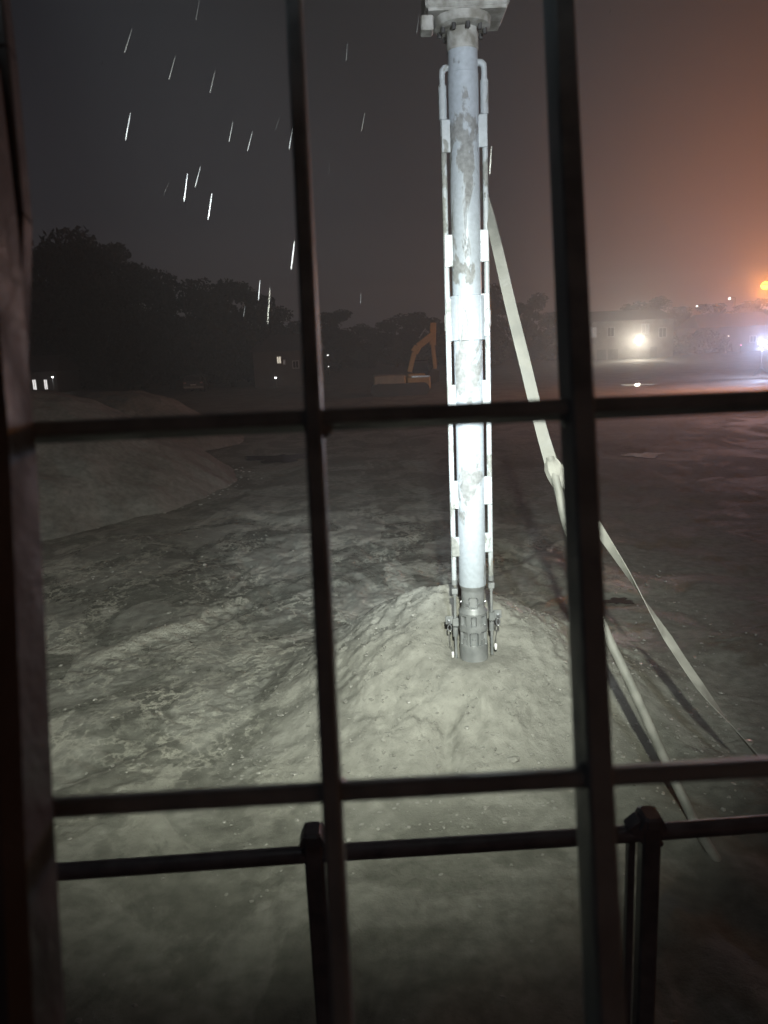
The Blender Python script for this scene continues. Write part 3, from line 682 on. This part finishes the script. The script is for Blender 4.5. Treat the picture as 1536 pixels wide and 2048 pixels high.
TV = [tree_meshes(s_) for s_ in (1, 2, 3, 4)]
tree_spec = [(-60, 420, 88, 1.0), (30, 440, 86, 1.0), (110, 448, 88, .95), (185, 478, 86, .95), (262, 512, 80, 1.0), (322, 540, 76, .9), (385, 552, 70, 1.05), (450, 556, 74, 1.0), (505, 572, 76, .9), (548, 612, 84, .85),
             (600, 640, 100, 1.1), (668, 618, 105, 1.2), (725, 648, 118, 1.2), (790, 628, 116, 1.3), (850, 622, 112, 1.2), (905, 640, 125, 1.3), (975, 570, 105, .9), (1062, 586, 110, 1.0), (1120, 622, 130, 1.2), (1190, 628, 150, 1.3),
             (1262, 604, 150, 1.2), (1310, 592, 152, 1.1), (1368, 612, 150, 1.2), (1430, 604, 146, 1.2), (1500, 598, 140, 1.2), (1580, 590, 140, 1.2),
             (150, 600, 95, 1.5), (290, 620, 92, 1.5), (420, 640, 92, 1.5), (520, 660, 96, 1.4)]
tree_lab = ['tall leafy tree at the dark wood edge, behind the left window pillar', 'tall dark tree rising just past the left pillar', 'broad dark tree, highest of the wood in view', 'dark tree on the falling edge of the wood beyond the sand heap',
            'wispy tree with thin upper twigs above the wood', 'tree half hidden behind the dense rounded wood', 'dense rounded dark tree left of the middle of the wood', 'dense rounded dark tree in the middle of the wood', 'dense dark tree near the end of the tall wood', 'last tall tree of the wood, with a ragged edge',
            'low dark tree seen beside the middle guard bar', 'rounded far tree just past the middle guard bar', 'low far tree in the dip of the tree line', 'far bushy tree left of the digger boom', 'far bushy tree above the digger boom', 'far tree directly behind the drill pipe', 'far tree between the drill pipe and the hose', 'round topped tree just beyond the hanging hose', 'low tree behind the thick guard bar', 'far tree above the floodlit building end',
            'hazy tree behind the floodlit white building', 'tallest hazy tree behind the floodlit building', 'hazy tree past the floodlit building', 'hazy tree behind the small white street lamps', 'hazy tree under the orange lamp', 'hazy tree at the picture edge behind the orange lamp',
            'wide low tree behind the lit cottage', 'wide low tree standing deep in the dark wood', 'wide low tree behind the parked car', 'wide low tree left of the house with the lit window']
for i, (px, py, Yt, wdt) in enumerate(tree_spec):
    top = at_y(px, py, Yt); zb = ground_z(top.x, Yt) - .05; hgt = top.z - zb
    tr_, cr_ = TV[i % 4]
    e_ = empty('tree', (top.x, Yt, zb), i * 1.7); sx = hgt * wdt * .98 if hgt > 9 else hgt * wdt * 1.25
    e_.scale = (sx, sx, hgt * 1.03)
    link('trunk', tr_, e_); link('crown', cr_, e_); tag(e_, tree_lab[i], 'tree', 'trees round the site')

# low scrub closing the foot of the wood
def bush_mesh(seed, n=2600):
    r = np.random.default_rng(seed); c = r.uniform(-1, 1, (14, 3)) * np.array([.8, .5, .3]) + np.array([0, 0, .45]); ci = r.integers(0, 14, n)
    d = r.normal(size=(n, 3)); d /= np.linalg.norm(d, axis=1)[:, None]; p = c[ci] + d * (r.random(n) ** .4 * .32)[:, None]; p[:, 2] = np.abs(p[:, 2])
    u_ = r.normal(size=(n, 3)); u_ /= np.linalg.norm(u_, axis=1)[:, None]; v_ = np.cross(u_, r.normal(size=(n, 3))); v_ /= np.linalg.norm(v_, axis=1)[:, None]
    V = np.stack([p - u_ * .05, p + v_ * .03, p + u_ * .05, p - v_ * .03], 1).reshape(-1, 3)
    me = bpy.data.meshes.new('undergrowth'); me.from_pydata(V.tolist(), [], np.arange(n * 4).reshape(-1, 4).tolist()); me.materials.append(M_LEAF); me.update(); return me
bv = MB(); me_b = bush_mesh(5); bco = np.array([v.co for v in me_b.vertices]); bfa = [tuple(p.vertices) for p in me_b.polygons]
for i in range(26):
    px = -60 + i * 66; Yb = 92 + 30 * random.random() if px < 640 else 118 + 30 * random.random()
    if 1130 < px < 1380: Yb = 158
    g = at_y(px, 700, Yb); s_ = 4.6 + 2.0 * random.random(); a = random.random() * 6
    rc = np.array([[math.cos(a), -math.sin(a), 0], [math.sin(a), math.cos(a), 0], [0, 0, .8]])
    bv.add((bco @ rc.T * s_ + np.array([g.x, Yb, -.1])).tolist(), bfa)
bpy.data.meshes.remove(me_b)
tag(bv.build('undergrowth', M_LEAF), 'dark scrub closing the foot of the tree line', 'scrub', kind='stuff')

# ------------------------------------------------------------------ buildings
M_PLASTER = noisy('pale_plaster', (.22, .215, .20), (.30, .295, .28), 1.2, (.7, .9), bump=.2)
M_DARKWALL = noisy('grey_wall', (.09, .088, .085), (.14, .135, .13), 1.2, (.7, .9), bump=.2)
M_ROOF = noisy('roof_tiles', (.06, .055, .055), (.10, .09, .085), 3, (.6, .85), bump=.4)
M_GLASS, _t, _b = principled('dark_glass', (.02, .022, .025), .12)
M_FRAME = noisy('window_frame', (.40, .40, .40), (.5, .5, .5), 4, (.4, .6), bump=0)
M_DOOR = noisy('dark_door', (.09, .09, .09), (.14, .14, .14), 3, (.5, .7), bump=.1)
M_LIT = emitter('lit_window', (1.0, .97, .95), 1.3)
M_LITW = emitter('lit_window_warm', (1.0, .90, .72), .75)
M_DIM = emitter('dim_window', (1.0, .95, .9), .16)
def house(name, pxl, pxr, pyt, Yh, depth, label, roof_h, wins, doors, wall=None, floor_gap=.08):
    """wins: (x0,x1,y0,y1, material) in photo pixels on the front wall"""
    wall = wall or M_PLASTER
    A = at_y(pxl, pyt, Yh); B_ = at_y(pxr, pyt, Yh); top = (A.z + B_.z) / 2; cx_ = (A.x + B_.x) / 2; wd = B_.x - A.x
    h_ = empty(name, (cx_, Yh, 0)); tag(h_, label, 'building')
    wl = MB().box((0, depth / 2, top / 2 - .2), (wd, depth, top + .4)).build('wall', wall, h_)
    rf = MB(); o_ = .35
    rf.add([(-wd / 2 - o_, -o_, top + .003), (wd / 2 + o_, -o_, top + .003), (wd / 2 + o_, depth + o_, top + .003), (-wd / 2 - o_, depth + o_, top + .003), (-wd / 2 - o_ + .6 * roof_h, depth / 2, top + roof_h), (wd / 2 + o_ - .6 * roof_h, depth / 2, top + roof_h)],
           [(0, 1, 5, 4), (1, 2, 5), (2, 3, 4, 5), (3, 0, 4), (3, 2, 1, 0)])
    rf.build('roof', M_ROOF, h_)
    for (x0, x1, y0, y1, mt_) in wins:
        a = at_y(x0, y0, Yh); b = at_y(x1, y1, Yh); c = ((a.x + b.x) / 2 - cx_, 0, (a.z + b.z) / 2); ww, hh = abs(b.x - a.x), abs(a.z - b.z)
        wn = empty('window'); wn.parent = h_; wn.location = c
        fr = MB(); tk = .07
        for (dx_, dz_, sx_, sz_) in ((-ww / 2, 0, tk, hh + tk), (ww / 2, 0, tk, hh + tk), (0, hh / 2, ww - tk, tk), (0, -hh / 2, ww - tk, tk), (0, 0, tk * .5, hh - tk)):
            fr.box((dx_, -.03, dz_), (sx_, .07, sz_))
        fr.build('frame', M_FRAME, wn); MB().box((0, -.008, 0), (ww - .02, .01, hh - .02)).build('pane', mt_, wn)
    for (x0, x1, y0) in doors:
        a = at_y(x0, y0, Yh); b = at_y(x1, y0, Yh); ww = b.x - a.x
        MB().box(((a.x + b.x) / 2 - cx_, -.02, a.z / 2), (ww, .06, a.z)).build('door', M_DOOR, h_)
    return h_
hc = house('cottage', 30, 112, 744, 78, 6, 'small cottage with two bright windows beside the left pillar', 1.6, [(64, 75, 759, 781, M_LIT), (87, 97, 759, 779, M_LIT)], [(102, 109, 768)], M_DARKWALL)
hm = house('house', 505, 636, 702, 71, 7, 'dim house with one warm lit window among the far trees', 1.5, [(553, 563, 713, 727, M_LITW), (566, 571, 720, 729, M_DIM), (585, 598, 722, 736, M_GLASS), (612, 624, 718, 734, M_GLASS)], [(540, 548, 735)], M_DARKWALL)
hb = house('white_building', 1158, 1348, 641, 108, 9, 'white two storey building lit by a floodlight on its front', 1.5,
           [(1181, 1193, 655, 675, M_DIM), (1215, 1228, 655, 673, M_GLASS), (1283, 1298, 648, 668, M_DIM), (1318, 1332, 656, 674, M_GLASS)], [(1194, 1212, 700), (1216, 1236, 699), (1300, 1314, 694)])
hr = house('long_house', 1400, 1560, 652, 118, 9, 'dim long house with small lights behind the bluish lamp', 2.0, [(1452, 1460, 692, 704, M_DIM), (1500, 1512, 672, 684, M_GLASS), (1415, 1428, 672, 684, M_GLASS)], [(1474, 1484, 690)], M_DARKWALL)

# ------------------------------------------------------------------ lamps
M_POLE = noisy('lamp_pole', (.10, .10, .10), (.16, .16, .16), 4, (.5, .7), .3, .1)
def point(parent, loc, energy, color, rad):
    ld = bpy.data.lights.new('lamp_light', 'POINT'); ld.energy = energy; ld.color = color; ld.shadow_soft_size = rad
    lo = bpy.data.objects.new('lamp_light', ld); col.objects.link(lo); lo.parent = parent; lo.location = loc
def beam(parent, loc, energy, color, rad):     # a floodlight head turned towards the drilling place
    ld = bpy.data.lights.new('lamp_beam', 'SPOT'); ld.energy = energy; ld.color = color; ld.shadow_soft_size = rad; ld.spot_size = math.radians(75); ld.spot_blend = 1.0
    lo = bpy.data.objects.new('lamp_beam', ld); col.objects.link(lo); lo.parent = parent; lo.location = loc
    lo.rotation_euler = (Vector((0, 5, 2.5)) - parent.location - Vector(loc)).to_track_quat('-Z', 'Y').to_euler()
def street_lamp(px, py, Yl, color, glow, energy, bulb, label, group='lamps round the site', name='street_lamp', arm=.9):
    p = at_y(px, py, Yl); e_ = empty(name, (p.x + arm, Yl, 0)); tag(e_, label, 'lamp', group)
    MB().tube([(0, 0, -.2), (0, 0, p.z * .6), (0, 0, p.z + .1)], [.09, .07, .05], 8).build('pole', M_POLE, e_)
    if arm: MB().tube([(0, 0, p.z + .05), (-arm * .5, 0, p.z + .2), (-arm, 0, p.z + .14)], .035, 6).build('arm', M_POLE, e_)
    MB().lathe((-arm, 0, p.z), [(0, .16), (.08, .15), (.20, .06), (.22, .04)], 12).build('lamp_head', M_POLE, e_)
    MB().lathe((-arm, 0, p.z), [(0, -bulb), (bulb * .7, -bulb * .7), (bulb, 0), (bulb * .7, bulb * .7), (0, bulb)], 12).build('bulb', emitter('bulb_' + str(len(MATS)), color, glow), e_)
    if energy: point(e_, (-arm, -.3, p.z - .12), energy, color, .15)
    return e_
street_lamp(1531, 571, 42, (1.0, .30, .03), 9, 3600, .22, 'tall street lamp glowing deep orange at the picture edge')
street_lamp(1459, 597, 125, (1.0, .85, .72), 5, 0, .20, 'small warm white street lamp nearest the orange glow')
street_lamp(1394, 612, 132, (1.0, .92, .85), 5, 0, .17, 'small white street lamp above the tree line past the white building')
street_lamp(551, 755, 70, (1.0, 1.0, .98), 4, 0, .12, 'short post lamp with a bright dot below the lit house', arm=0)
street_lamp(655, 710, 100, (1.0, .98, .95), 4, 0, .12, 'upper white dot lamp right beside the middle guard bar', arm=0)
street_lamp(657, 733, 96, (1.0, .98, .95), 2, 0, .08, 'lower faint dot lamp right beside the middle guard bar', arm=0)
street_lamp(105, 754, 76, (1.0, 1.0, 1.0), 8, 12, .10, 'bright porch lamp in front of the cottage', arm=0)
street_lamp(1457, 672, 112, (1.0, .85, .7), 4, 0, .10, 'tiny warm post lamp in front of the long house', arm=0)
street_lamp(1482, 690, 108, (1.0, .35, .55), 3, 0, .11, 'tiny pink post lamp in front of the long house', arm=0)

# floodlight on the white building's front
p = at_y(1275, 680, 106.6); fl_ = empty('wall_floodlight', p); tag(fl_, 'dazzling warm white floodlight on the white building', 'lamp', 'lamps round the site')
MB().box((0, .15, .05), (.5, .25, .42), ch=.03).build('housing', M_POLE, fl_); MB().box((0, .8, .1), (.08, 1.2, .08)).build('bracket', M_POLE, fl_)
MB().lathe((0, -.06, 0), [(0, -.30), (.2, -.24), (.32, 0), (.2, .24), (0, .30)], 14).build('bulb', emitter('flood_bulb', (1.0, .93, .78), 120), fl_)
beam(fl_, (0, -.5, 0), 10000, (1.0, .90, .72), .2)
point(fl_, (0, -.7, 0), 90, (1.0, .92, .76), .2)
# bluish site lamp on a stand
p = at_y(1525, 686, 55); sl_ = empty('site_lamp', (p.x, 55, 0)); tag(sl_, 'bluish white site lamp on a tripod at the picture edge', 'lamp', 'lamps round the site')
MB().tube([(0, 0, .5), (0, 0, p.z)], .03, 8).build('mast', M_POLE, sl_)
for k in range(3):
    a = k * 2.09; MB().tube([(0, 0, .7), (math.cos(a) * .6, math.sin(a) * .6, -.02)], .018, 6).build('leg', M_POLE, sl_)
MB().box((0, .1, p.z), (.4, .12, .3), ch=.02).build('lamp_head', M_POLE, sl_)
MB().lathe((0, -.02, p.z), [(0, -.18), (.12, -.14), (.2, 0), (.12, .14), (0, .18)], 12).build('bulb', emitter('site_bulb', (.72, .74, 1.0), 110), sl_)
beam(sl_, (0, -.4, p.z), 6500, (.56, .66, 1.0), .15)
point(sl_, (0, -.45, p.z), 500, (.66, .68, 1.0), .15)

# ------------------------------------------------------------------ digger
M_YEL = noisy('machine_yellow', (.46, .40, .22), (.54, .47, .28), 3, (.4, .6), .0, .1)
M_CW = noisy('pale_counterweight', (.34, .35, .33), (.42, .43, .40), 2, (.4, .65), .0, .1)
M_BLACK = noisy('machine_black', (.025, .025, .025), (.05, .05, .05), 3, (.4, .7), .0, .1)
ex = empty('excavator', on_z(800, 790, 0)); tag(ex, 'excavator with pale counterweight and orange brown boom parked behind the drill pipe', 'excavator')
E0 = ex.location.copy(); EY = E0.y
def epx(px, py, dy=0.0): return at_y(px, py, EY + dy) - E0
def ebox(x0, x1, y0, y1, yc, dep, ch=.06):
    a, b = epx(x0, y0), epx(x1, y1)
    return MB().box(((a.x + b.x) / 2, yc, (a.z + b.z) / 2), (b.x - a.x, dep, a.z - b.z), ch=ch)
hb_ = ebox(746, 812, 751, 779, .2, 2.4, .12).build('counterweight', M_CW, ex)
lt = MB()
x = 754
for wd_ in (7, 6, 6, 4, 9, 6, 6):
    a, b = epx(x, 766), epx(x + wd_, 771.5); lt.box(((a.x + b.x) / 2, -1.006, (a.z + b.z) / 2), (b.x - a.x, .012, a.z - b.z)); x += wd_ + 1.2
lt.build('lettering', M_BLACK, hb_)
eb = ebox(813, 860, 753, 776, .3, 2.2, .08).build('engine_cover', M_YEL, ex)
ebox(816, 850, 748, 752.5, .5, 1.4, .03).build('hood_trim', M_YEL, eb)
ebox(822, 858, 751, 752.6, -.82, .06, 0).build('grab_rail', MATS['zinc'], eb)
cabx = ebox(826, 858, 722, 750, 1.2, 1.1, .06).build('operator_cab', M_BLACK, ex)
ebox(829, 855, 726, 742, .63, .03, 0).build('window', M_GLASS, cabx)
ebox(760, 850, 780, 784, .4, 1.6, .03).build('turntable', M_BLACK, ex)
for yc in (-.8, 1.6):
    tk = MB(); prof = []
    for k in range(20):
        a = k * 2 * math.pi / 20; prof.append((math.cos(a) * .42 + (1.5 if math.cos(a) > 0 else -1.5), math.sin(a) * .42))
    vs = [(px_, yc + s_ * .28, pz_ + .40) for s_ in (-1, 1) for (px_, pz_) in prof]
    tk.add(vs, [tuple(range(20)), tuple(range(39, 19, -1))] + [(k, k + 20, (k + 1) % 20 + 20, (k + 1) % 20) for k in range(20)])
    tk.build('track', M_BLACK, ex)
bm_ = MB(); by = .35
bpts = [epx(819, 744), epx(829, 705), epx(836, 693), epx(868, 668)]
for i in range(3): bm_.bar(Vector((bpts[i].x, by, bpts[i].z)), Vector((bpts[i + 1].x, by, bpts[i + 1].z)), (.32, .52, .44)[i], .35, (0, 1, 0), .03)
boom = bm_.build('boom', M_YEL, ex)
q = [epx(867, 645), epx(866, 690), epx(871, 738)]
st = MB(); 
for i in range(2): st.bar(Vector((q[i].x, by, q[i].z)), Vector((q[i + 1].x, by, q[i + 1].z)), (.40, .26)[i], .28, (0, 1, 0), .03)
st.build('stick', M_YEL, ex)
a, b = epx(838, 676), epx(852, 657); MB().tube([(a.x, by, a.z), (b.x, by, b.z)], .045, 8).build('hydraulic_ram', MATS['zinc'], ex)
bk = MB(); c = epx(868, 752); bk.add([(c.x - .1, by - .5, c.z + .5), (c.x + .35, by - .5, c.z + .3), (c.x + .3, by - .5, c.z - .4), (c.x - .35, by - .5, c.z - .55), (c.x - .5, by - .5, c.z - .1),
    (c.x - .1, by + .5, c.z + .5), (c.x + .35, by + .5, c.z + .3), (c.x + .3, by + .5, c.z - .4), (c.x - .35, by + .5, c.z - .55), (c.x - .5, by + .5, c.z - .1)], [(0, 1, 2, 3, 4), (9, 8, 7, 6, 5), (0, 5, 6, 1), (1, 6, 7, 2), (2, 7, 8, 3), (3, 8, 9, 4)])
bk.build('bucket', M_BLACK, ex)

# ------------------------------------------------------------------ parked car far left of middle
M_CAR = noisy('car_paint', (.08, .08, .085), (.11, .11, .115), 2, (.2, .35), .3, 0)
cp_ = on_z(388, 785, 0); car = empty('parked_car', cp_, .05); tag(car, 'grey parked car seen from behind in the dark beyond the sand heaps', 'car')
prof = [(-.86, .28), (-.90, .62), (-.84, .90), (-.66, 1.38), (-.55, 1.45), (.55, 1.45), (.66, 1.38), (.84, .90), (.90, .62), (.86, .28)]
nb_ = len(prof); sec = [(-.02, .96), (.12, 1.0), (1.2, 1.0), (2.6, .97), (2.61, .97), (4.1, .93)]
vs = []
for (yy, k) in sec:
    for (xx, zz) in prof:
        z2 = zz if yy < 2.605 else min(zz, .92); vs.append((xx * k, yy, z2))
fs = [tuple(range(nb_ - 1, -1, -1)), tuple(range((len(sec) - 1) * nb_, len(sec) * nb_))] + [(i * nb_ + k, i * nb_ + (k + 1) % nb_, (i + 1) * nb_ + (k + 1) % nb_, (i + 1) * nb_ + k) for i in range(len(sec) - 1) for k in range(nb_)]
MB().add(vs, fs).build('body', M_CAR, car)
MB().box((0, -.03, 1.15), (1.15, .03, .36), ch=.01).build('rear_window', M_GLASS, car)
MB().box((0, -.06, .45), (1.7, .12, .16), ch=.02).build('bumper', M_CW, car)
for sx_ in (-1, 1):
    MB().box((sx_ * .70, -.04, .82), (.24, .05, .14), ch=.01).build('tail_light', noisy('tail_lens_%d' % (sx_ + 1), (.5, .3, .3), (.55, .35, .34), 3, (.15, .25), bump=0), car)
    for yy in (.75, 3.3):
        wh = MB().lathe((sx_ * .74, yy, .31), [(0, -.1), (.2, -.1), (.31, -.09), (.31, .09), (.2, .1), (0, .1)], 18, ax=(Vector((0, 1, 0)), Vector((0, 0, 1)), Vector((1, 0, 0)))).build('tyre', M_RUBBER, car)
MB().box((0, -.075, .66), (.5, .02, .11)).build('number_plate', M_TAG, car)

# ------------------------------------------------------------------ rain
M_RAIN, _t, _b = principled('rain_water', (.035, .036, .037), .45); _b.inputs['Alpha'].default_value = 1.0
streaks = [(286, -8, 283, 12), (399, -4, 392, 42), (264, 57, 249, 106), (351, 111, 338, 159), (398, 174, 395, 189), (430, 142, 420, 186), (261, 225, 251, 281), (466, 243, 458, 284), (505, 262, 495, 302), (559, 234, 551, 260),
           (585, 255, 578, 299), (375, 347, 368, 404), (401, 333, 390, 375), (338, 365, 327, 390), (424, 386, 416, 440), (206, 123, 203, 130), (695, 85, 692, 123), (730, 224, 723, 262), (659, 325, 657, 347), (838, 30, 833, 68),
           (983, 292, 979, 350), (589, 482, 582, 540), (520, 560, 517, 600), (540, 575, 535, 650), (722, 585, 721, 608), (1222, 17, 1219, 27), (490, 612, 487, 634)]
rn = MB()
for i, (x0, y0, x1, y1) in enumerate(streaks):
    ln = math.hypot(x1 - x0, y1 - y0); d = min(5.5, max(1.8, 120 / ln)) if ln > 20 else 6
    a, b = at_depth(x0, y0, d), at_depth(x1, y1, d); wpx = random.uniform(.6, .95) if ln > 35 else random.uniform(.4, .6); rr_ = wpx * d / F
    rn.tube([a, a.lerp(b, .15), a.lerp(b, .6), a.lerp(b, .9), b], [rr_ * .2, rr_ * .7, rr_, rr_ * .95, rr_ * .2], 6)
tag(rn.build('rain', M_RAIN), 'slanting rain drops glinting against the dark sky', 'rain', kind='stuff')

# ------------------------------------------------------------------ haze
hz = MB().box((0, 120, 11.5), (640, 400, 28)).build('haze', principled('haze_air', (1, 1, 1))[0])
hm_ = MATS['haze_air']; t = hm_.node_tree
for x_ in list(t.nodes): t.nodes.remove(x_)
o_ = t.nodes.new('ShaderNodeOutputMaterial'); pv = t.nodes.new('ShaderNodeVolumePrincipled')
pv.inputs['Color'].default_value = (.92, .93, .95, 1); pv.inputs['Density'].default_value = .0042; pv.inputs['Anisotropy'].default_value = .68
t.links.new(pv.outputs[0], o_.inputs['Volume']); tag(hz, 'thin rainy night mist over the whole site', 'haze', kind='stuff')
